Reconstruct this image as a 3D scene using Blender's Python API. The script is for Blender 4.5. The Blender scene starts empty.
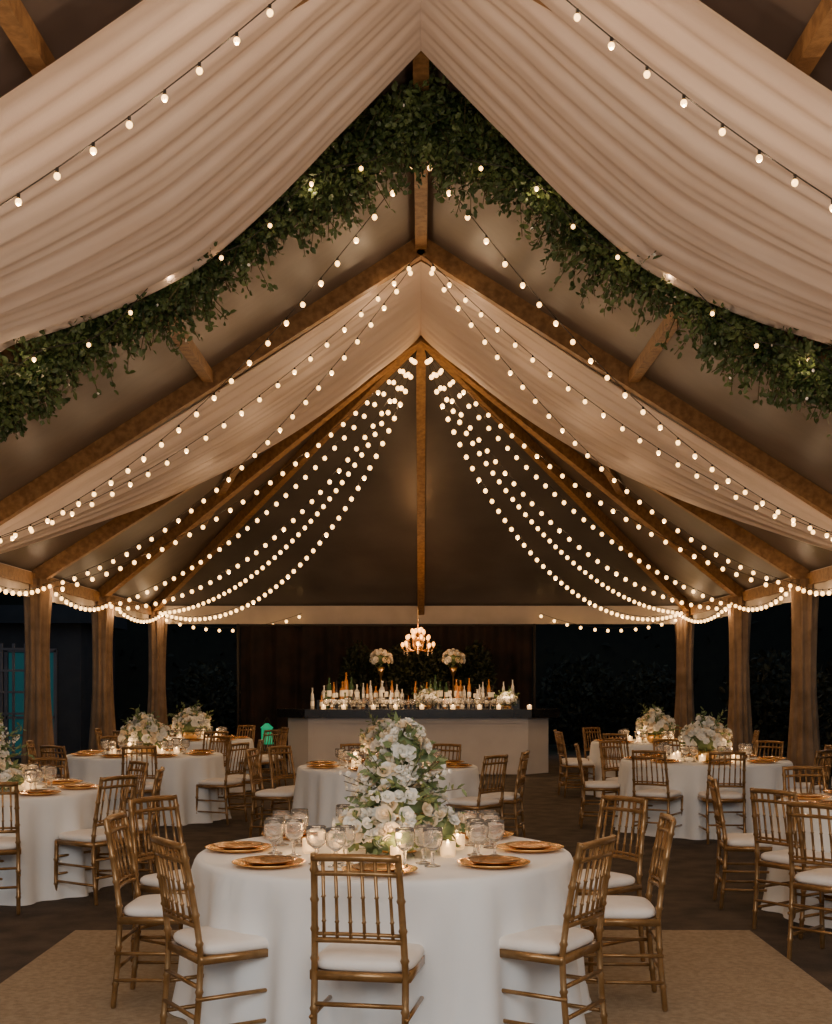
import bpy, math, random
from mathutils import Vector, Matrix
R=random.Random(7)
W=6.0; ZE=3.3; ZR=7.1; YR=18.6; YB=26.8; Y0=-0.4
SL=(ZR-ZE)/W
# ---------------- materials ----------------
def mat(name,col,rough=.6,metal=0,col2=None,scale=8,bump=0,bscale=None,emit=None,estr=0,trans=0,stretch=None,coat=0,sheen=0,ior=1.45,detail=4):
    m=bpy.data.materials.new(name); m.use_nodes=True
    nt=m.node_tree; b=nt.nodes['Principled BSDF']
    b.inputs['Base Color'].default_value=(*col,1)
    b.inputs['Roughness'].default_value=rough; b.inputs['Metallic'].default_value=metal
    b.inputs['IOR'].default_value=ior
    b.inputs['Transmission Weight'].default_value=trans
    b.inputs['Coat Weight'].default_value=coat
    b.inputs['Sheen Weight'].default_value=sheen
    tc=nt.nodes.new('ShaderNodeTexCoord'); mp=nt.nodes.new('ShaderNodeMapping')
    nt.links.new(tc.outputs['Object'],mp.inputs[0])
    if stretch: mp.inputs['Scale'].default_value=stretch
    if col2:
        n=nt.nodes.new('ShaderNodeTexNoise'); n.inputs['Scale'].default_value=scale; n.inputs['Detail'].default_value=detail
        r=nt.nodes.new('ShaderNodeValToRGB')
        r.color_ramp.elements[0].position=.35; r.color_ramp.elements[0].color=(*col,1)
        r.color_ramp.elements[1].position=.65; r.color_ramp.elements[1].color=(*col2,1)
        nt.links.new(mp.outputs[0],n.inputs['Vector']); nt.links.new(n.outputs[0],r.inputs[0]); nt.links.new(r.outputs[0],b.inputs['Base Color'])
    if bump:
        n2=nt.nodes.new('ShaderNodeTexNoise'); n2.inputs['Scale'].default_value=bscale or scale; n2.inputs['Detail'].default_value=3
        bp=nt.nodes.new('ShaderNodeBump'); bp.inputs['Strength'].default_value=bump; bp.inputs['Distance'].default_value=.02
        nt.links.new(mp.outputs[0],n2.inputs['Vector']); nt.links.new(n2.outputs[0],bp.inputs['Height']); nt.links.new(bp.outputs[0],b.inputs['Normal'])
    if emit:
        b.inputs['Emission Color'].default_value=(*emit,1); b.inputs['Emission Strength'].default_value=estr
        m.cycles.emission_sampling='NONE'
    return m
def fabric(name,col,col2,tr=.3,scale=3,bump=.15,bscale=60,stretch=None):
    m=mat(name,col,.85,0,col2,scale,bump,bscale,stretch=stretch)
    nt=m.node_tree; b=nt.nodes['Principled BSDF']; o=nt.nodes['Material Output']
    t=nt.nodes.new('ShaderNodeBsdfTranslucent'); t.inputs[0].default_value=(*col,1)
    mx=nt.nodes.new('ShaderNodeMixShader'); mx.inputs[0].default_value=tr
    nt.links.new(b.outputs[0],mx.inputs[1]); nt.links.new(t.outputs[0],mx.inputs[2]); nt.links.new(mx.outputs[0],o.inputs[0])
    return m
M={}
M['wood']=mat('gold_wood',(.23,.125,.042),.30,.55,(.35,.20,.08),14,.1,40,coat=.3)
M['cush']=mat('ivory_cushion',(.84,.80,.75),.85,0,(.88,.85,.81),10,.2,200)
M['cloth']=mat('white_linen',(.82,.84,.84),.75,0,(.87,.89,.89),2,.15,300,sheen=.2)
M['drape']=fabric('blush_chiffon',(.82,.665,.565),(.88,.735,.64),.25,1.2,.12,120)
M['beam']=mat('stained_timber',(.19,.095,.034),.5,0,(.33,.18,.07),2.2,.2,20,stretch=(6,6,6),detail=6)
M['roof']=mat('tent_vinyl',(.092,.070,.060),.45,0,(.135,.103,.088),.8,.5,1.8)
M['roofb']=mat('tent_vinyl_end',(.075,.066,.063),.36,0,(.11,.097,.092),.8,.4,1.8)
M['val']=fabric('valance_fabric',(.62,.53,.45),(.68,.58,.50),.2)
M['post']=fabric('taupe_drape',(.20,.125,.07),(.34,.22,.13),.1,3,.1,60)
M['floor']=mat('dark_carpet',(.034,.024,.017),.9,0,(.085,.062,.042),4,.4,60,detail=9)
M['grass']=mat('night_lawn',(.01,.014,.008),.95,0,(.02,.025,.012),6,.5,50)
M['mat']=mat('sisal_weave',(.28,.21,.135),.95,0,(.38,.30,.20),30,.6,160,detail=6)
M['leaf']=mat('garland_leaf',(.028,.055,.016),.5,0,(.11,.155,.05),3)
M['leaf2']=mat('sage_leaf',(.12,.18,.07),.55,0,(.22,.28,.12),9)
M['stem']=mat('stem',(.06,.05,.02),.8)
M['white']=mat('white_petal',(.90,.87,.78),.7,0,(.94,.92,.85),20)
M['blush']=mat('cream_petal',(.88,.72,.48),.7,0,(.90,.79,.60),20)
M['gold']=mat('gold_charger',(.95,.50,.12),.24,1,(1.0,.62,.22),25,.1,60)
M['plate']=mat('bronze_glaze',(.45,.22,.06),.2,.85,(.62,.32,.10),12)
M['glass']=mat('cut_glass',(.98,.96,.93),.08,0,trans=.92,ior=1.3)
M['frost']=mat('votive_glass',(.95,.85,.7),.3,0,trans=.7,ior=1.15,emit=(1,.6,.28),estr=.35)  # faint emission puts the candle's light into the glass itself
M['wax']=mat('candle_wax',(.9,.8,.6),.5,emit=(1,.62,.25),estr=1.6)
M['flame']=mat('flame',(1,.7,.3),.5,emit=(1,.6,.22),estr=25)
M['bulb']=mat('warm_bulb',(1,.75,.4),.4,emit=(1,.54,.17),estr=6.5)
M['cbulb']=mat('chandelier_bulb',(1,.6,.2),.4,emit=(1,.42,.09),estr=4)
M['cable']=mat('cable',(.03,.025,.02),.6)
M['barw']=mat('bar_panel',(.62,.58,.55),.6,0,(.68,.64,.60),2,.05,20)
M['bart']=mat('bar_black',(.010,.010,.012),.25,0,(.018,.018,.02),4)
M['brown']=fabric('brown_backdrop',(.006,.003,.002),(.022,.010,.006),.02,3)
M['sky_block_hedge']=mat('hedge_leaf',(.003,.005,.003),.8,0,(.007,.010,.005),4)
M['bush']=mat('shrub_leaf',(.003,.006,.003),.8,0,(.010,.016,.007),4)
M['dkleaf']=mat('boxwood_leaf',(.008,.014,.005),.6,0,(.024,.034,.012),4)
M['amber']=mat('amber_glass',(.65,.28,.07),.1,trans=.4)
M['green']=mat('green_glass',(.05,.10,.04),.1,trans=.3)
M['clear']=mat('clear_glass',(.94,.90,.83),.08,trans=.5)
M['dark']=mat('dark_glass',(.03,.02,.015),.1)
M['label']=mat('paper_label',(.85,.79,.66),.7)
M['brass']=mat('brass',(.75,.45,.16),.3,1,(.85,.55,.25),10)
M['teal']=mat('teal_glow',(.02,.12,.12),.4,emit=(.03,.30,.34),estr=.10)
M['grnl']=mat('green_glow',(.02,.3,.1),.4,emit=(.02,.8,.35),estr=.35)
M['grey']=mat('painted_siding',(.02,.025,.035),.7,0,(.03,.035,.045),3)
M['greyw']=mat('pale_paint',(.10,.10,.12),.7,0,(.13,.13,.15),3)
# ---------------- mesh builder ----------------
class MB:
    def __init__(s): s.v=[];s.f=[];s.m=[];s.mats=[]
    def mi(s,n):
        if n not in s.mats: s.mats.append(n)
        return s.mats.index(n)
    def add(s,vs,fs,m):
        o=len(s.v); k=s.mi(m); s.v.extend([tuple(v) for v in vs])
        for f in fs: s.f.append(tuple(i+o for i in f)); s.m.append(k)
    def tube(s,pts,rad,m,n=8,caps=True,flat=1.0):
        pts=[Vector(p) for p in pts]; N=len(pts)
        if not hasattr(rad,'__len__'): rad=[rad]*N
        vs=[];fs=[]; ref=None
        for i,p in enumerate(pts):
            t=(pts[min(i+1,N-1)]-pts[max(i-1,0)]).normalized()
            if ref is None: ref=Vector((0,0,1)) if abs(t.z)<.9 else Vector((1,0,0))
            a=t.cross(ref).normalized(); b=a.cross(t).normalized(); ref=b
            for j in range(n):
                q=2*math.pi*j/n; vs.append(p+(a*math.cos(q)*flat+b*math.sin(q))*rad[i])
        for i in range(N-1):
            for j in range(n):
                k=(j+1)%n; fs.append((i*n+j,i*n+k,(i+1)*n+k,(i+1)*n+j))
        if caps: fs.append(tuple(range(n-1,-1,-1))); fs.append(tuple((N-1)*n+j for j in range(n)))
        s.add(vs,fs,m)
    def lathe(s,prof,m,n=24,c=(0,0,0),fn=None,cap=True):
        vs=[];fs=[];N=len(prof)
        for (r,z) in prof:
            for j in range(n):
                q=2*math.pi*j/n; rr=r if fn is None else fn(r,z,q)
                vs.append((c[0]+rr*math.cos(q),c[1]+rr*math.sin(q),c[2]+z))
        for i in range(N-1):
            for j in range(n):
                k=(j+1)%n; fs.append((i*n+j,i*n+k,(i+1)*n+k,(i+1)*n+j))
        if cap:
            fs.append(tuple(range(n-1,-1,-1))); fs.append(tuple((N-1)*n+j for j in range(n)))
        s.add(vs,fs,m)
    def box(s,c,sz,m,rot=None):
        vs=[]
        for x in(-.5,.5):
            for y in(-.5,.5):
                for z in(-.5,.5):
                    v=Vector((x*sz[0],y*sz[1],z*sz[2]))
                    if rot: v=rot@v
                    vs.append(v+Vector(c))
        s.add(vs,[(0,1,3,2),(4,6,7,5),(0,4,5,1),(2,3,7,6),(0,2,6,4),(1,5,7,3)],m)
    def beam(s,a,b,w,h,m):
        a=Vector(a);b=Vector(b);t=(b-a); L=t.length; t.normalize()
        side=t.cross(Vector((0,0,1))); side.normalize(); up=side.cross(t)
        rot=Matrix((side,t,up)).transposed()
        s.box((a+b)/2,(w,L,h),m,rot)
    def grid(s,P,m):
        nu=len(P);nv=len(P[0]); vs=[p for r in P for p in r]
        s.add(vs,[(i*nv+j,i*nv+j+1,(i+1)*nv+j+1,(i+1)*nv+j) for i in range(nu-1) for j in range(nv-1)],m)
    def leaf(s,p,d,up,L,Wd,m):
        p=Vector(p); d=d.normalized(); sd=d.cross(up)
        if sd.length<1e-3: sd=Vector((1,0,0))
        sd.normalize(); n=sd.cross(d)
        vs=[p,p+d*L*.3+sd*Wd*.42+n*Wd*.1,p+d*L*.3-sd*Wd*.42+n*Wd*.1,p+d*L*.7+sd*Wd*.4+n*Wd*.05,p+d*L*.7-sd*Wd*.4+n*Wd*.05,p+d*L-n*L*.12,p+d*L*.5]
        s.add(vs,[(0,1,6),(0,6,2),(1,3,6),(6,4,2),(3,5,6),(6,5,4)],m)
    def sphere(s,c,r,m,nu=8,nv=6,sz=1):
        prof=[(r*math.sin(math.pi*i/nv)+1e-5,-r*sz*math.cos(math.pi*i/nv)) for i in range(nv+1)]
        s.lathe(prof,m,nu,c,cap=False)
    def bloom(s,c,Rr,ax,m):
        c=Vector(c); ax=ax.normalized(); a=ax.orthogonal().normalized(); b=ax.cross(a)
        for (rk,hk,n) in ((.3,.55,4),(.62,.45,5),(1.0,.12,6)):
            off=R.random()*6
            for i in range(n):
                q=off+2*math.pi*i/n; dq=math.pi/n*1.35; P=[]
                for (u,ww) in ((0,.35),(.55,1.0),(1,.75)):
                    row=[]
                    for vv in (-1,0,1):
                        rr=Rr*(.12+(rk-.12)*u)*(1.0 if vv==0 else .9); qq=q+dq*vv*ww
                        hh=Rr*(-.35+(hk+.35)*math.sqrt(u) + (.06 if vv==0 and u==1 else 0))
                        row.append(c+a*math.cos(qq)*rr+b*math.sin(qq)*rr+ax*hh)
                    P.append(row)
                s.grid(P,m)
        s.sphere(c+ax*Rr*.2,Rr*.3,m,6,4)
    def mesh(s,name,smooth=True):
        me=bpy.data.meshes.new(name); me.from_pydata(s.v,[],s.f)
        for n in s.mats: me.materials.append(M[n])
        me.polygons.foreach_set('material_index',s.m)
        me.polygons.foreach_set('use_smooth',[smooth]*len(s.f)); me.update()
        return me
def put(me,name,loc=(0,0,0),rz=0,sc=1):
    o=bpy.data.objects.new(name,me); o.location=loc; o.rotation_euler=(0,0,rz); o.scale=(sc,)*3
    bpy.context.scene.collection.objects.link(o); return o
def rv():
    while True:
        v=Vector((R.uniform(-1,1),R.uniform(-1,1),R.uniform(-1,1)))
        if .05<v.length<1: return v.normalized()
WARM=(1,.67,.39)
LD={}
def point(p,wt,col=WARM,r=.03,name='bulb_light'):
    k=(name,round(wt,2),col,r)
    if k not in LD:
        l=bpy.data.lights.new(name,'POINT'); l.energy=wt; l.color=col; l.shadow_soft_size=r; LD[k]=l
    o=bpy.data.objects.new(name,LD[k]); o.location=p; bpy.context.scene.collection.objects.link(o); return o
# ---------------- ground / floor ----------------
b=MB(); b.box((0,13.2,-.02),(13.0,28.4,.04),'floor'); put(b.mesh('floor',False),'floor')
b=MB(); b.box((0,14,-.09),(60,70,.08),'grass'); put(b.mesh('ground',False),'ground')
b=MB(); b.box((-.055,4.0,.006),(4.35,7.66,.012),'mat'); put(b.mesh('sisal_rug',False),'sisal_rug')
# ---------------- tent roof ----------------
def roofz(x): return ZR-SL*abs(x)
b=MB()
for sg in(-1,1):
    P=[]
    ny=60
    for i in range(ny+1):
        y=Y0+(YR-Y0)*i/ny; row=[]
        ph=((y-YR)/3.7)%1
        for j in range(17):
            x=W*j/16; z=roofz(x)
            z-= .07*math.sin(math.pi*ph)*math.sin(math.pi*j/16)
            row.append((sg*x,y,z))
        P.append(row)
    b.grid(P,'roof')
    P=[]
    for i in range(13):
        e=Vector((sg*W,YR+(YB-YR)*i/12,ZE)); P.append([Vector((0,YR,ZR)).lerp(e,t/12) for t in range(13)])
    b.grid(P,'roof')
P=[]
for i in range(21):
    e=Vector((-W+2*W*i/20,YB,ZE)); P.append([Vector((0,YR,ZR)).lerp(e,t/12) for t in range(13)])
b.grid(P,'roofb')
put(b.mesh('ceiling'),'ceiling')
YF=[0.1,4.2,8.4,11.2,14.9,18.6]
b=MB()
for y in YF:
    for sg in(-1,1): b.beam((0,y,ZR-.13),(sg*W,y,ZE-.13),.13,.22,'beam')
b.beam((0,Y0,ZR-.10),(0,YR,ZR-.10),.14,.16,'beam')
for sg in(-1,1):
    b.beam((sg*2.38,Y0,roofz(2.38)-.10),(sg*2.38,8.4,roofz(2.38)-.10),.12,.14,'beam')
    b.beam((sg*2.6,8.4,roofz(2.6)-.10),(sg*2.6,YR,roofz(2.6)-.10),.12,.14,'beam')
    b.beam((sg*2.6,YR,roofz(2.6)-.10),(sg*4.0,22.2,4.55),.12,.14,'beam')
    b.beam((sg*(W-.05),Y0,ZE-.1),(sg*(W-.05),YB,ZE-.1),.12,.18,'beam')
    for y in(22.4,YB): b.beam((0,YR,ZR-.15),(sg*W,y,ZE-.13),.13,.2,'beam')
b.beam((0,YR,ZR-.15),(0,YB,ZE-.13),.15,.2,'beam')
b.beam((-W,YB,ZE-.1),(W,YB,ZE-.1),.12,.18,'beam')
put(b.mesh('tent_frame',False),'tent_frame')
def valance(a,c,name):
    a=Vector(a);c=Vector(c); n=int((c-a).length/.08); d=(c-a).normalized(); nn=Vector((-d.y,d.x,0))
    P=[]
    for i in range(n+1):
        t=i/n; p=a.lerp(c,t); w=math.sin(i*.9)*.025
        P.append([p+nn*w*k+Vector((0,0,.02-.40*k)) for k in(0,.33,.66,1)])
    b=MB(); b.grid(P,'val'); put(b.mesh(name),name)
valance((-W+.12,YB-.12,ZE),(W-.12,YB-.12,ZE),'valance')
valance((-W+.05,Y0,ZE),(-W+.05,YB-.1,ZE),'valance')
valance((W-.05,Y0,ZE),(W-.05,YB-.1,ZE),'valance')
b=MB()
def flute(r,z,q): return r*(1+.13*math.sin(9*q+.8*math.sin(z*1.2))+.07*math.sin(17*q+z))
prof=[(.24,.02),(.22,.5),(.19,1.0),(.165,1.5),(.16,2.0),(.17,2.6),(.19,3.0),(.20,3.2)]
b.lathe(prof,'post',72,fn=flute)
b.box((0,0,1.6),(.12,.12,3.2),'beam')
pm=b.mesh('draped_tent_post')
for y in(4.2,8.4,11.2,14.9,18.6,22.4,26.7):
    for sg in(-1,1): put(pm,'draped_tent_post',(sg*(W-.12 if y<26 else W-.2),y,0),R.random()*3)
# ---------------- ceiling drapes ----------------
def drape(dn,df,sagn,sagm,sagf,name,off0=.22):
    b=MB()
    for sg in(-1,1):
        P=[];nv=80;nu=120
        for j in range(nv+1):
            v=j/nv; row=[]
            for i in range(nu+1):
                u=i/nu; y=dn(v)+(df(v)-dn(v))*u
                x=W*.985*v
                s0=sagn(v)*(1-u)+sagf(v)*u+sagm*math.sin(math.pi*u)*(math.sin(math.pi*v)**.7 if 0<v<1 else 0)
                env=min(1,v*5+.3)
                pl=.024*math.sin(u*46+2.2*math.sin(v*2.1)+u*u*9)+.017*math.sin(u*83+1.7*math.sin(v*3+1))+.011*math.sin(u*140+3*math.sin(v*2))
                off=off0+(.13-off0)*min(1,v*8)
                z=roofz(x)-off-s0-pl*env*(1 if v>.02 else .5)
                row.append((sg*x,y,z))
            P.append(row)
        b.grid(P,'drape')
    return put(b.mesh(name),name)
s1=lambda A,vm:(lambda v:A*math.sin(math.pi*min(v/vm,1)))
drape(lambda v:7.30+.3*v, lambda v:10.15+.70*min(1,v*3), s1(.10,.9),.10,s1(.40,.62),'ceiling_drape',.20)
drape(lambda v:15.15+.05*v, lambda v:18.35-2.4*v**1.15, s1(.05,1),.12,lambda v:.56*math.sin(math.pi*v**.8),'ceiling_drape')
drape(lambda v:.4+.1*v, lambda v:3.4-.4*v, s1(.1,1),.15,s1(.3,1),'ceiling_drape')
# ---------------- greenery garland ----------------
b=MB()
for sg in(-1,1):
    pts=[]
    for i in range(41):
        t=i/40; x=t*5.6; pts.append((sg*x,11.05,roofz(x)-.36-.06*math.sin(t*9)))
    b.tube(pts,.03,'stem',6)
    for i in range(1650):
        if i<190: x=R.random()*.9
        else: x=R.random()*5.4
        wv=math.sin(x*4.2+sg)
        dens=.95+.2*wv+(.15 if x<1.2 else 0)
        cx=Vector((sg*x,10.98,roofz(x)-(.10 if i<190 else .30+.10*min(1,x/2.2)+.04*wv)))
        dr=Vector((R.gauss(0,.6),R.gauss(0,.45),R.gauss(-.35,.85))).normalized()
        L=abs(R.gauss(.20,.12))*dens+.10
        if R.random()<.10: dr=Vector((R.gauss(0,.3),R.gauss(0,.25),-1)).normalized(); L*=1.6
        L=min(L,.60 if x<3.2 else .42)
        e=cx+dr*L
        e.z=min(e.z,roofz(e.x)-.06)
        b.tube([cx,(cx+e)/2+rv()*.02,e],.004,'stem',3,False)
        k=int(6+L*30)
        for q in range(k):
            u=(q+R.random())/k; p=cx.lerp(e,u)+rv()*.04
            b.leaf(p,(rv()+dr*.8),rv(),R.uniform(.04,.085),R.uniform(.03,.06),'leaf')
        if R.random()<.035: b.bloom(e,.016,rv(),'white')
put(b.mesh('greenery_garland',False),'greenery_garland')
# ---------------- string lights ----------------
NL=0
def strlights(A,B,sag,sp=.27,br=.034,every=0,wt=0,path=None,skew=1.0,name='string_lights'):
    global NL
    A=Vector(A);B=Vector(B); n=60
    pts=[]
    for i in range(n+1):
        t=i/n; p=A.lerp(B,t); tt=t**skew; p.z-=sag*4*tt*(1-tt); pts.append(p)
    if path: pts=path
    b=MB(); b.tube(pts,.0045,'cable',5)
    acc=sp*.5; k=0
    for i in range(len(pts)-1):
        seg=(pts[i+1]-pts[i]); L=seg.length
        while acc<L:
            p=pts[i]+seg*(acc/L)
            b.tube([p,p-Vector((0,0,.035))],.011,'cable',6)
            b.sphere(p-Vector((0,0,.035+br*.8)),br,'bulb',10,7,1.1)
            if every and k%every==every//2:
                point(p-Vector((0,0,.035+br*2.2)),wt,r=.02); NL+=1
            k+=1
            acc+=sp*R.uniform(.93,1.07)
        acc-=L
    put(b.mesh(name),name)
E=1.6
for sg in(-1,1):
    strlights((0,1.6,E+5.0),(sg*5.9,1.6,E+1.6),.62,.30,.024,3,10)  # this string and the next: added out of view as front fill light
    strlights((0,4.6,E+5.0),(sg*5.9,4.6,E+1.6),.62,.30,.024,3,10)
    strlights((0,7.5,E+5.05),(sg*5.9,7.6,E+1.6),.55,.28,.021,2,4.5)
    strlights((0,11.35,E+5.0),(sg*5.9,14.8,E+1.62),.80,.27,.025,2,2.2)
    strlights((sg*.05,14.75,E+5.2),(sg*5.9,15.0,E+1.6),.55,.27,.026,3,3.5)
    strlights((sg*.05,15.0,E+5.25),(sg*5.85,18.5,E+1.5),.75,.27,.028,4,4)
    T=(sg*.06,18.35,E+5.05)
    strlights(T,(sg*5.8,18.7,E+1.45),.55,.24,.031,6,5)
    strlights(T,(sg*5.8,22.3,E+1.45),.6,.24,.033)
    strlights(T,(sg*5.8,22.5,E+1.45),1.1,.24,.033,6,5,skew=.9)
    strlights(T,(sg*5.7,26.4,E+1.6),1.1,.24,.035,skew=.85)
    strlights(T,(sg*5.7,26.5,E+1.6),1.65,.24,.035,6,6,skew=.8)
    for (ya,yb) in((11.3,14.9),(14.9,18.6),(18.6,22.4),(22.4,26.6)):
        strlights((sg*5.72,ya,E+1.55),(sg*5.72,yb,E+1.55),.22,.28,.031,6,4)
    strlights((sg*5.7,26.5,E+1.5),(sg*2.6,26.5,E+1.55),.3,.3,.033)
    pts=[]
    for i in range(41):
        t=i/40; x=.3+t*5.2; pts.append(Vector((sg*x,10.75,roofz(x)-.50-.1*math.sin(x*5))))
    strlights((0,0,0),(0,0,0),0,.5,.019,3,1.6,path=pts)
# ---------------- chair ----------------
def build_chair():
    b=MB()
    def post(x,pts,r,tp=0):
        P=[];Rr=[]
        nodes=[.12,.3,.5,.62,.74,.86]
        zs=sorted(set([0,.01,.2,.4,.44,.58,.68,.80,.915,.925]+[n+d for n in nodes for d in(-.012,0,.012)]))
        zmax=pts[-1][1]
        for z in zs:
            if z>zmax: break
            for k in range(len(pts)-1):
                if pts[k][1]<=z<=pts[k+1][1]:
                    t=(z-pts[k][1])/(pts[k+1][1]-pts[k][1]); y=pts[k][0]+(pts[k+1][0]-pts[k][0])*t
            P.append((x*(1-tp*max(0,z-.44)/.48),y,z)); Rr.append(r*(1.35 if z in nodes else (.75 if z<.005 else 1)))
        b.tube(P,Rr,'wood',8)
    byat=lambda z:-.19-(max(0,z-.44)/.48)**1.3*.075
    bx=lambda z:.184*(1-.09*max(0,z-.44)/.48)
    bp=[(-.225,0),(-.20,.25),(-.19,.44)]+[(byat(z),z) for z in(.55,.65,.75,.85,.926)]
    for x in(-.184,.184):
        post(x,bp,.0145,.09); post(x*1.06,[(.205,0),(.19,.44)],.0155)
    def rail(z,r,bow=.02):
        P=[]
        for i in range(9):
            u=i/8*2-1; P.append((u*(bx(z)+.004),byat(z)-bow*(1-u*u),z+ (.006*(1-u*u))))
        b.tube(P,r,'wood',8)
    rail(.908,.016); rail(.845,.011); rail(.575,.012); rail(.60,.008)
    for i in range(6):
        u=(i+.5)/6*2-1; u*=.93; bw=.02*(1-u*u)
        b.tube([(u*bx(z),byat(z)-bw,z) for z in(.575,.65,.655,.66,.75,.755,.76,.905)],[.008,.0072,.011,.0072,.0072,.011,.0072,.008],'wood',6)
    for y in(-.185,.185): b.box((0,y,.432),(.40,.03,.035),'wood')
    for x in(-.19,.19): b.box((x,0,.432),(.028,.38,.035),'wood')
    b.box((0,0,.440),(.37,.36,.012),'wood')
    n=40; prof=[(.0,.446),(.93,.446),(1.0,.456),(1.02,.470),(1.0,.484),(.94,.494),(.75,.502),(.4,.507),(0.0,.508)]
    vs=[];fs=[]
    for (r,z) in prof:
        for j in range(n):
            q=2*math.pi*j/n; c=math.cos(q);s_=math.sin(q); e=.42
            X=math.copysign(abs(c)**e,c); Y=math.copysign(abs(s_)**e,s_)
            vs.append((X*.205*max(r,1e-4),Y*.20*max(r,1e-4)+.012,z))
    for i in range(len(prof)-1):
        for j in range(n):
            k=(j+1)%n; fs.append((i*n+j,i*n+k,(i+1)*n+k,(i+1)*n+j))
    b.add(vs,fs,'cush')
    for x in(-.192,.192):
        for z in(.14,.27): b.tube([(x,-.215,z),(x,0,z),(x,.202,z)],[.010,.010,.010],'wood',6)
    for z in(.19,.32): b.tube([(-.196,.20,z),(.196,.20,z)],.010,'wood',6)
    b.tube([(-.186,-.21,.19),(.186,-.21,.19)],.010,'wood',6)
    b.tube([(-.186,-.20,.32),(.186,-.20,.32)],.010,'wood',6)
    return b.mesh('chiavari_chair')
chair=build_chair()
def addchair(x,y,dx,dy): put(chair,'chiavari_chair',(x,y,.012 if (abs(x)<2 and y<7.7) else 0),math.atan2(-dx,dy))
# ---------------- tablecloth ----------------
def build_table():
    b=MB()
    def fn(r,z,q):
        if r<.918: return r
        k=max(0,(.74-z)/.74); 
        f=math.sin(13*q+.9*math.sin(3*q))*.6+.4*math.sin(22*q+1.3*math.sin(5*q+1))
        f=math.copysign(abs(f)**.8,f)
        return r+.06*(k**.6)*f
    prof=[(.001,.762),(.5,.762),(.88,.762),(.905,.760),(.917,.752),(.924,.735),(.93,.70),(.937,.6),(.945,.45),(.955,.3),(.965,.15),(.985,.03),(.995,.004)]
    b.lathe(prof,'cloth',200,fn=fn,cap=False)
    b.lathe([(.05,0.0),(.05,.7),(.85,.73),(.85,.75)],'wood',16)
    return b.mesh('round_banquet_table')
table=build_table()
b=MB(); b.lathe([(.001,.004),(.10,.004),(.112,.007),(.150,.015),(.165,.02),(.167,.023),(.163,.024),(.15,.020),(.112,.012),(.001,.010)],'gold',40,cap=False)
b.lathe([(.001,.012),(.07,.012),(.105,.022),(.125,.030),(.126,.033),(.105,.027),(.07,.017),(.001,.017)],'plate',36,cap=False)
b.lathe([(0.001,.0005),(.10,.0005),(.10,.005)],'gold',24,cap=False)
charger=b.mesh('charger_plate')
b=MB()
def facet(r,z,q): return r*(1+.05*math.cos(10*q)) if z>.08 else r
b.lathe([(.001,.001),(.036,.001),(.038,.004),(.02,.009),(.007,.016),(.007,.05),(.012,.06),(.007,.068),(.022,.078),(.040,.095),(.046,.125),(.045,.155),(.043,.175),(.041,.175),(.043,.15),(.043,.125),(.037,.099),(.018,.083),(.001,.080)],'glass',30,fn=facet,cap=False)
goblet=b.mesh('glass_goblet')
b=MB()
b.lathe([(.001,.001),(.032,.001),(.036,.01),(.038,.07),(.036,.07),(.034,.012),(.001,.010)],'frost',20,cap=False)
b.lathe([(.001,.012),(.028,.012),(.028,.042),(.001,.042)],'wax',16,cap=False)
b.lathe([(.001,.044),(.008,.052),(.009,.060),(.004,.074),(.0005,.082)],'flame',8,cap=False)
votive=b.mesh('votive_candle')
def ell(b,c,rad,nb,nl,sizes=(.03,.055),up=.2,leafL=(.05,.10),core=.72):
    c=Vector(c)
    b.lathe([(max(.001,math.sin(math.pi*i/8))*rad[0]*core,-math.cos(math.pi*i/8)*rad[2]*core) for i in range(9)],'leaf2',14,c,cap=False)
    for i in range(nb):
        d=rv(); 
        if d.z<-.35: d.z=-d.z
        p=c+Vector((d.x*rad[0],d.y*rad[1],d.z*rad[2]))*R.uniform(.82,1.15)
        mm=R.choices(['white','blush'],[.68,.32])[0]
        b.bloom(p,R.uniform(*sizes),(d+Vector((0,0,up))+rv()*.3),mm)
    for i in range(nl):
        d=rv(); p=c+Vector((d.x*rad[0],d.y*rad[1],d.z*rad[2]))*R.uniform(.65,.98)
        b.leaf(p,d+rv()*.6,rv(),R.uniform(*leafL),R.uniform(.02,.04),'leaf2')
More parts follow.
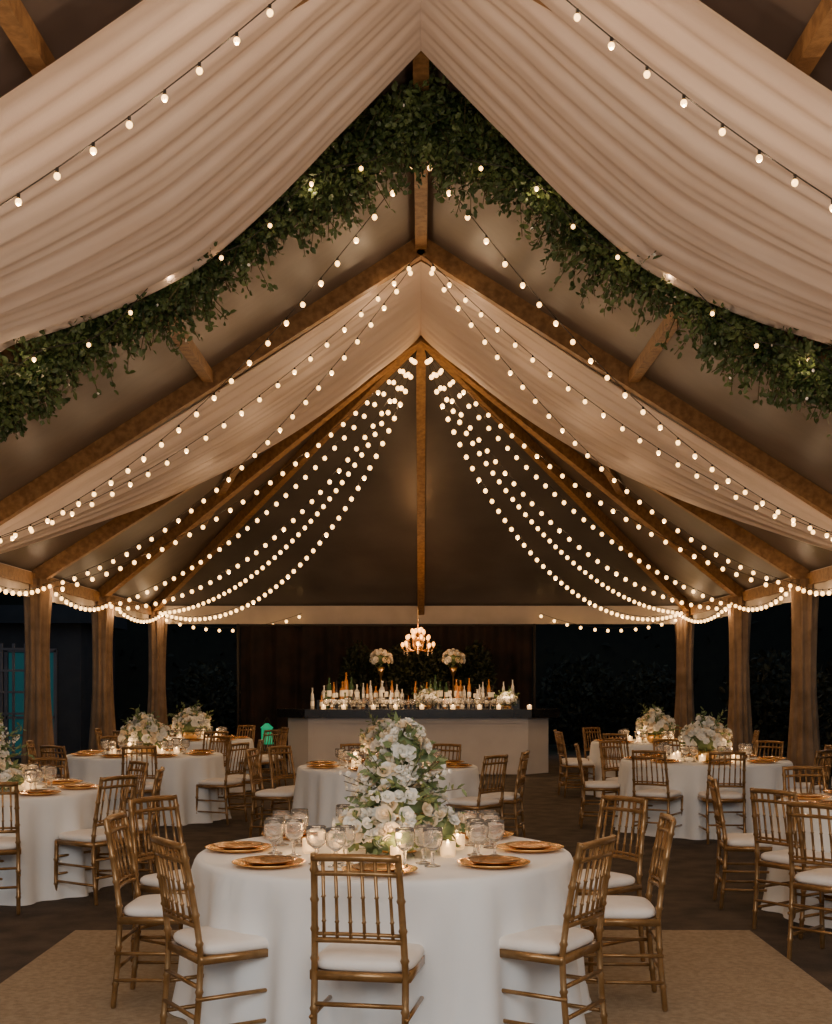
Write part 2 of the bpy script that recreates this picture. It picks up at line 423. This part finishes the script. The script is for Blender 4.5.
def build_cp(tall):
    b=MB()
    if tall:
        b.lathe([(.001,0),(.09,0),(.085,.015),(.025,.03),(.018,.09),(.03,.11),(.12,.15),(.15,.20),(.14,.20),(.1,.16),(.001,.13)],'brass',28,cap=False)
        ell(b,(0,0,.22),(.20,.19,.14),90,150,(.026,.054))
        ell(b,(-.02,0,.36),(.15,.14,.10),44,70,(.022,.047))
        ell(b,(.03,0,.50),(.11,.10,.12),56,70,(.020,.044))
        ell(b,(-.19,-.06,.13),(.11,.11,.09),30,40,(.028,.048))
        ell(b,(.19,-.07,.12),(.11,.11,.09),28,40,(.028,.048))
        ell(b,(-.04,-.20,.08),(.17,.08,.08),34,30,(.028,.052))
        for i in range(50):
            d=Vector((R.gauss(0,1),R.gauss(0,1),R.uniform(-.1,1.5))).normalized(); s0=Vector((0,0,.26)); L=R.uniform(.22,.36); e=s0+d*L
            b.tube([s0,e],.002,'stem',3,False)
            for q in range(8):
                p=s0.lerp(e,.5+.5*q/7)
                if i%2==0: b.bloom(p+rv()*.02,R.uniform(.009,.016),rv(),'white')
                else: b.leaf(p,rv()+d,rv(),.05,.02,'leaf2')
    else:
        b.lathe([(.001,0),(.10,0),(.13,.05),(.14,.10),(.13,.10),(.001,.06)],'brass',28,cap=False)
        ell(b,(0,0,.22),(.27,.25,.17),105,130,(.035,.062))
        ell(b,(.02,0,.38),(.12,.12,.09),24,40,(.03,.05))
        for i in range(18):
            d=Vector((R.gauss(0,1),R.gauss(0,1),R.uniform(.1,1.4))).normalized(); s0=Vector((0,0,.22)); L=R.uniform(.28,.38); e=s0+d*L
            b.tube([s0,e],.002,'stem',3,False)
            for q in range(6): b.leaf(s0.lerp(e,.5+.5*q/5),rv()+d,rv(),.06,.025,'leaf2')
    return b.mesh('floral_centerpiece')
cpt=build_cp(True); cpl=build_cp(False)
def settings(cx,cy,off,n=8):
    for i in range(n):
        a=off+2*math.pi*i/n
        put(charger,'charger_plate',(cx+.72*math.cos(a),cy+.72*math.sin(a),.7635),a)
        for (rr,da) in((.50,.17),(.47,.36)):
            put(goblet,'glass_goblet',(cx+rr*math.cos(a+da),cy+rr*math.sin(a+da),.7635),a)
def votives(cx,cy,n,r=.34,ph=0):
    for i in range(n):
        a=ph+2*math.pi*i/n; put(votive,'votive_candle',(cx+r*math.cos(a),cy+r*math.sin(a),.7635),a)
    point((cx+r*math.cos(ph),cy+r*math.sin(ph),.90),1.6,(1,.55,.22),.02,'bar_fill_light')
    point((cx-r*math.cos(ph),cy-r*math.sin(ph),.90),1.6,(1,.55,.22),.02,'bar_fill_light')
def tableset(cx,cy,rz,cp,angs,d=1.13):
    put(table,'round_banquet_table',(cx,cy,.012 if cy<7 else 0),rz)
    put(cp,'floral_centerpiece',(cx,cy,.7635 if cy>7 else .775),rz*1.7)
    settings(cx,cy,rz)
    votives(cx,cy,6,.37,rz)
    for a in angs:
        dd=d+R.uniform(-.05,.09); a=math.radians(a+R.uniform(-4,4)); x=cx+dd*math.cos(a); y=cy+dd*math.sin(a)
        j=R.uniform(-.15,.15)
        addchair(x,y,-math.cos(a+j),-math.sin(a+j))
fx,fy=-.18,6.0
put(table,'round_banquet_table',(fx,fy,.012),.3)
put(cpt,'floral_centerpiece',(fx+.07,fy-.02,.775),.2)
for i in range(8):
    a=math.radians(-90+45*i)
    put(charger,'charger_plate',(fx+.72*math.cos(a),fy+.72*math.sin(a),.7755),a)
    for (rr,da) in((.54,.20),(.47,.42),(.57,.42)):
        put(goblet,'glass_goblet',(fx+rr*math.cos(a+da),fy+rr*math.sin(a+da),.7755),a)
for i in range(8):
    a=.2+math.pi/4*i; put(votive,'votive_candle',(fx+.37*math.cos(a),fy+.37*math.sin(a),.7755))
for a in(.2,1.8,3.35,4.9): point((fx+.38*math.cos(a),fy+.38*math.sin(a),.90),1.2,(1,.55,.22),.02,'bar_fill_light')
for (x,y,dx,dy) in [(-.21,4.98,.17,1),(-.86,5.33,.84,.54),(-1.28,6.12,1,-.02),(.53,5.33,-.84,.54),(.97,6.08,-1,.05),(.98,6.95,-.8,-.6),(-1.36,6.95,.8,-.6)]:
    addchair(x,y,dx,dy)
tableset(-.34,12.4,.5,cpl,[-40,-12,172,150,62,105])
tableset(-3.45,9.6,.9,cpt,[-72,-30,8,48,92,200])
tableset(-3.3,14.5,1.3,cpl,[-30,3,-78,-122,60,120,180])
tableset(-3.5,18.5,.2,cpl,[-25,-65,-125,15,60,120,180])
tableset(3.45,8.5,1.9,cpt,[-148,162,-88,100,30,-30])
tableset(3.14,13.4,2.3,cpl,[-130,-92,165,-45,0,45,90,130])
tableset(3.4,17.6,.7,cpl,[-165,-125,-70,165,0,60,120])
addchair(2.42,7.05,.7,.7)
# ---------------- bar ----------------
b=MB()
def prism(poly,z0,z1,m):
    n=len(poly); b.add([(x,y,z0) for x,y in poly]+[(x,y,z1) for x,y in poly],[tuple(range(n-1,-1,-1)),tuple(range(n,2*n))]+[(i,(i+1)%n,n+(i+1)%n,n+i) for i in range(n)],m)
prism([(-1.95,21.5),(1.95,21.5),(2.35,21.9),(2.35,22.3),(-2.35,22.3),(-2.35,21.9)],0,1.0,'barw')
prism([(-2.0,21.38),(2.0,21.38),(2.55,21.85),(2.55,22.4),(-2.55,22.4),(-2.55,21.85)],1.0,1.15,'bart')
for i in range(4):
    x=-1.9+3.8*i/3; b.box((x,21.495,.5),(.05,.02,.98),'barw')
b.box((0,21.49,.05),(3.84,.035,.1),'barw'); b.box((0,21.49,.95),(3.84,.035,.09),'barw')
b.box((0,22.25,1.23),(3.7,.24,.16),'bart')
put(b.mesh('bar_counter',False),'bar_counter',(-.05,0,0))
def bottle(kind,m):
    b=MB()
    if kind==0: pr=[(.001,0),(.037,0),(.038,.01),(.038,.19),(.030,.225),(.014,.25),(.013,.31),(.016,.312),(.016,.325),(.001,.326)]
    elif kind==1: pr=[(.001,0),(.044,0),(.046,.01),(.046,.14),(.034,.17),(.014,.19),(.014,.25),(.018,.252),(.018,.275),(.001,.276)]
    else: pr=[(.001,0),(.030,0),(.032,.01),(.034,.20),(.025,.27),(.013,.30),(.012,.37),(.015,.372),(.015,.385),(.001,.386)]
    b.lathe(pr,m,16,cap=False); rr={0:.0385,1:.0465,2:.0345}[kind]
    b.lathe([(rr,.05),(rr,.14)],'label',16,cap=False)
    return b.mesh('liquor_bottle')
bots=[bottle(k,m) for k in(0,1,2) for m in('amber','green','clear','clear','dark','amber')]
for i in range(40):
    if R.random()<.08: continue
    x=-1.8+3.5*i/39+R.uniform(-.03,.03)
    put(R.choice(bots),'liquor_bottle',(x,22.25+R.uniform(-.06,.06),1.31),0,R.uniform(.7,1.3))
for i in range(30):
    x=-1.95+3.4*i/29+R.uniform(-.04,.04); put(R.choice(bots),'liquor_bottle',(x,21.97+R.uniform(-.07,.07),1.15),0,R.uniform(.6,1.1))
for i in range(44): put(goblet,'glass_goblet',(-1.7+3.4*i/44,21.62+.09*(i%2),1.15),0,R.uniform(.9,1.2))
for i in range(9): put(votive,'votive_candle',(-1.85+3.7*i/8+R.uniform(-.15,.15),21.49+R.uniform(0,.05),1.15),0,1.1)
for x in(-1.5,-.5,.5,1.5): point((x,21.52,1.45),12,(1,.62,.32),.03,'bar_fill_light')  # fill lamps added above the counter to brighten the bottles
put(cpl,'floral_arrangement',(1.55,21.85,1.15),0,.65)
put(cpl,'floral_arrangement',(.1,21.95,1.15),0,.75)
b=MB(); b.lathe([(.001,0),(.16,0),(.15,.03),(.03,.05),(.02,.3),(.02,1.75),(.05,1.82),(.09,1.95),(.08,1.95),(.001,1.85)],'brass',20,cap=False)
ell(b,(0,0,2.12),(.20,.20,.16),50,60,(.05,.075)); 
st=b.mesh('flower_stand')
for x in(-.82,.66): put(st,'flower_stand',(x,24.8,0))
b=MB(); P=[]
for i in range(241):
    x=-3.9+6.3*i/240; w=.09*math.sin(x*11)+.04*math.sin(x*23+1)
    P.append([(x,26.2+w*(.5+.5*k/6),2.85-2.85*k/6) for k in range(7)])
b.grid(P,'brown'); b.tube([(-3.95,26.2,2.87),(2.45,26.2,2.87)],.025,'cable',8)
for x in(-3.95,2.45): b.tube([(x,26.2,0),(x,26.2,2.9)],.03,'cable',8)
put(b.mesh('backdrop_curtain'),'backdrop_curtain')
def ptree(name,m='dkleaf'):
    b=MB(); b.lathe([(.001,0),(.16,0),(.2,.38),(.18,.38),(.001,.34)],'bart',20,cap=False); b.tube([(0,0,.3),(.02,0,1.4)],.02,'stem',6)
    for i in range(1300):
        d=rv(); p=Vector((d.x*.45*R.random()**.4,d.y*.35,1.7+d.z*.8*R.random()**.3)); b.leaf(p,rv(),rv(),R.uniform(.08,.15),.06,m)
    return b.mesh(name,False)
pt=ptree('potted_tree')
for x in(-1.3,1.15,.2,-.35): put(pt,'potted_tree',(x,25.5,0),x)
def shrub():
    b=MB(); b.tube([(0,0,0),(0,0,.8)],.05,'stem',6)
    for i in range(1500):
        d=rv(); rr=R.random()**.35; p=Vector((d.x*.9*rr,d.y*.9*rr,1.0+d.z*1.0*rr)); b.leaf(p,rv(),rv(),R.uniform(.10,.2),.09,'bush')
    return b.mesh('garden_shrub',False)
sh=shrub()
for (x,y,s) in[(-7.9,19.8,.8),(-5.2,29.5,1.1),(5.6,29.8,1.1),(7.6,26,1.2),(7.7,21.5,1.1),(4.0,30.5,1.2),(-3.2,31,1.2)]: put(sh,'garden_shrub',(x,y,-.05),x,s)
# chandelier
b=MB()
b.tube([(0,0,1.05),(0,0,.1)],.008,'brass',6)
b.sphere((0,0,.08),.05,'brass',12,8); b.sphere((0,0,-.16),.04,'brass',12,8)
b.tube([(0,0,.1),(0,0,-.16)],.012,'brass',8)
for i in range(24):
    a=2*math.pi*i/24+R.uniform(-.1,.1); c,s_=math.cos(a),math.sin(a); rr=(.31,.22,.12)[i%3]; zz=(-.10,.05,.18)[i%3]+R.uniform(-.03,.03)
    b.tube([(0,0,-.1),(c*rr*.4,s_*rr*.4,-.14),(c*rr*.85,s_*rr*.85,-.12+zz*.3),(c*rr,s_*rr,zz)],.007,'brass',6)
    b.lathe([(.001,0),(.02,0),(.03,.012),(.012,.012),(.012,.04),(.001,.04)],'brass',10,(c*rr,s_*rr,zz),cap=False)
    b.sphere((c*rr,s_*rr,zz+.08),.034,'cbulb',10,7,1.4)
    for k in range(3): b.sphere((c*rr*.9,s_*rr*.9,zz-.04-.035*k),.014,'glass',6,4,1.4)
put(b.mesh('chandelier'),'chandelier',(-.06,24.2,2.40))
point((-.06,24.2,2.85),22,(1,.5,.2),.05,'chandelier_light'); point((-.06,23.75,2.3),22,(1,.5,.2),.05,'chandelier_light')
# ---------------- surroundings ----------------
def sky_block_hedge(x0,x1,y0,y1,h,name,nx):  # dark hedges added to block the sky so the outside stays black
    b=MB(); b.box(((x0+x1)/2,(y0+y1)/2,h/2),(abs(x1-x0),abs(y1-y0),h),'sky_block_hedge')
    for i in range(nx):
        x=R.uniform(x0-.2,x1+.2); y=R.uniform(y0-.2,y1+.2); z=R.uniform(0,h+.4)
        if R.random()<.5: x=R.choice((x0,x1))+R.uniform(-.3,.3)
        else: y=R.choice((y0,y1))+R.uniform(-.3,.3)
        b.leaf((x,y,z),rv(),rv(),R.uniform(.15,.35),R.uniform(.1,.2),'sky_block_hedge')
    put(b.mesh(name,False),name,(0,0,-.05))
sky_block_hedge(-16,16,33,35,7,'sky_block_hedge',5000)
sky_block_hedge(-15,-13,1,32,7,'sky_block_hedge',4000)
sky_block_hedge(13,15,1,32,7,'sky_block_hedge',4000)
b=MB(); b.box((-9.6,28.6,1.5),(4,3,3),'grey'); b.box((-9.6,28.6,3.2),(4.5,3.5,.4),'grey')
b.box((-8.7,27.08,1.2),(1.0,.04,2.3),'teal')
for x in(-9.25,-8.7,-8.15): b.box((x,27.04,1.2),(.07,.05,2.4),'greyw')
b.box((-8.7,27.04,2.4),(1.15,.05,.08),'greyw'); b.box((-8.7,27.04,.9),(1.1,.05,.06),'greyw')
put(b.mesh('garden_shed',False),'garden_shed',(0,0,-.05))
b=MB()
for i in range(9): b.box((-8.5+.22*i-0,22.5,1.2),(.04,.04,2.4),'greyw')
for k in range(6): b.box((-7.62,22.48,.3+.4*k),(1.8,.03,.04),'greyw')
put(b.mesh('garden_trellis',False),'garden_trellis',(-.6,0,-.05))
b=MB(); b.lathe([(.001,0),(.12,0),(.12,.03),(.10,.05),(.10,.28),(.12,.30),(.03,.38),(.001,.38)],'grnl',16,cap=False)
b.tube([(-.08,0,.36),(0,0,.5),(.08,0,.36)],.008,'cable',6); b.lathe([(.14,-.5),(.14,0),(.001,0)],'bart',16,cap=False); 
put(b.mesh('green_lantern'),'green_lantern',(-2.82,22.2,.5))
# ---------------- unseen uplights added to brighten the ceiling drapes ----------------
b=MB(); b.lathe([(.001,0),(.10,0),(.10,.03),(.07,.05),(.08,.2),(.09,.22),(.075,.22),(.07,.19),(.001,.18)],'bart',20,cap=False)
ul=b.mesh('added_uplight')
for y,wt in((4.2,290),(8.4,260)):
    for sg in(-1,1):
        p=Vector((sg*5.45,y,0)); put(ul,'added_uplight',p)
        l=bpy.data.lights.new('drape_fill_spot','SPOT'); l.energy=wt; l.color=(1,.73,.52); l.spot_size=math.radians(115); l.spot_blend=1; l.shadow_soft_size=.06
        o=bpy.data.objects.new('drape_fill_spot',l); o.location=p+Vector((0,0,.24)); tgt=Vector((sg*1.6,y+.6,5.5))
        o.rotation_euler=(tgt-o.location).to_track_quat('-Z','Y').to_euler(); bpy.context.scene.collection.objects.link(o)
l=bpy.data.lights.new('entrance_fill','AREA'); l.shape='RECTANGLE'; l.size=6; l.size_y=2.2; l.energy=225; l.color=(1,.94,.87)  # unseen area lamp added behind the camera as fill for the front table
o=bpy.data.objects.new('entrance_fill',l); o.location=(0,-1.2,3.6); o.rotation_euler=(math.radians(75),0,0); bpy.context.scene.collection.objects.link(o)
print('NLIGHTS',NL)
w=bpy.data.worlds.new('dusk'); bpy.context.scene.world=w; w.use_nodes=True
bg=w.node_tree.nodes['Background']; bg.inputs[0].default_value=(.68,.83,1.0,1); bg.inputs[1].default_value=.36
cam=bpy.data.cameras.new('camera'); co=bpy.data.objects.new('camera',cam); bpy.context.scene.collection.objects.link(co)
co.location=(0,0,1.6); co.rotation_euler=(math.radians(90),0,0)
cam.sensor_width=36; cam.lens=1213*36/1024; cam.shift_x=-5/1024; cam.shift_y=172/1024; cam.clip_end=200
bpy.context.scene.camera=co
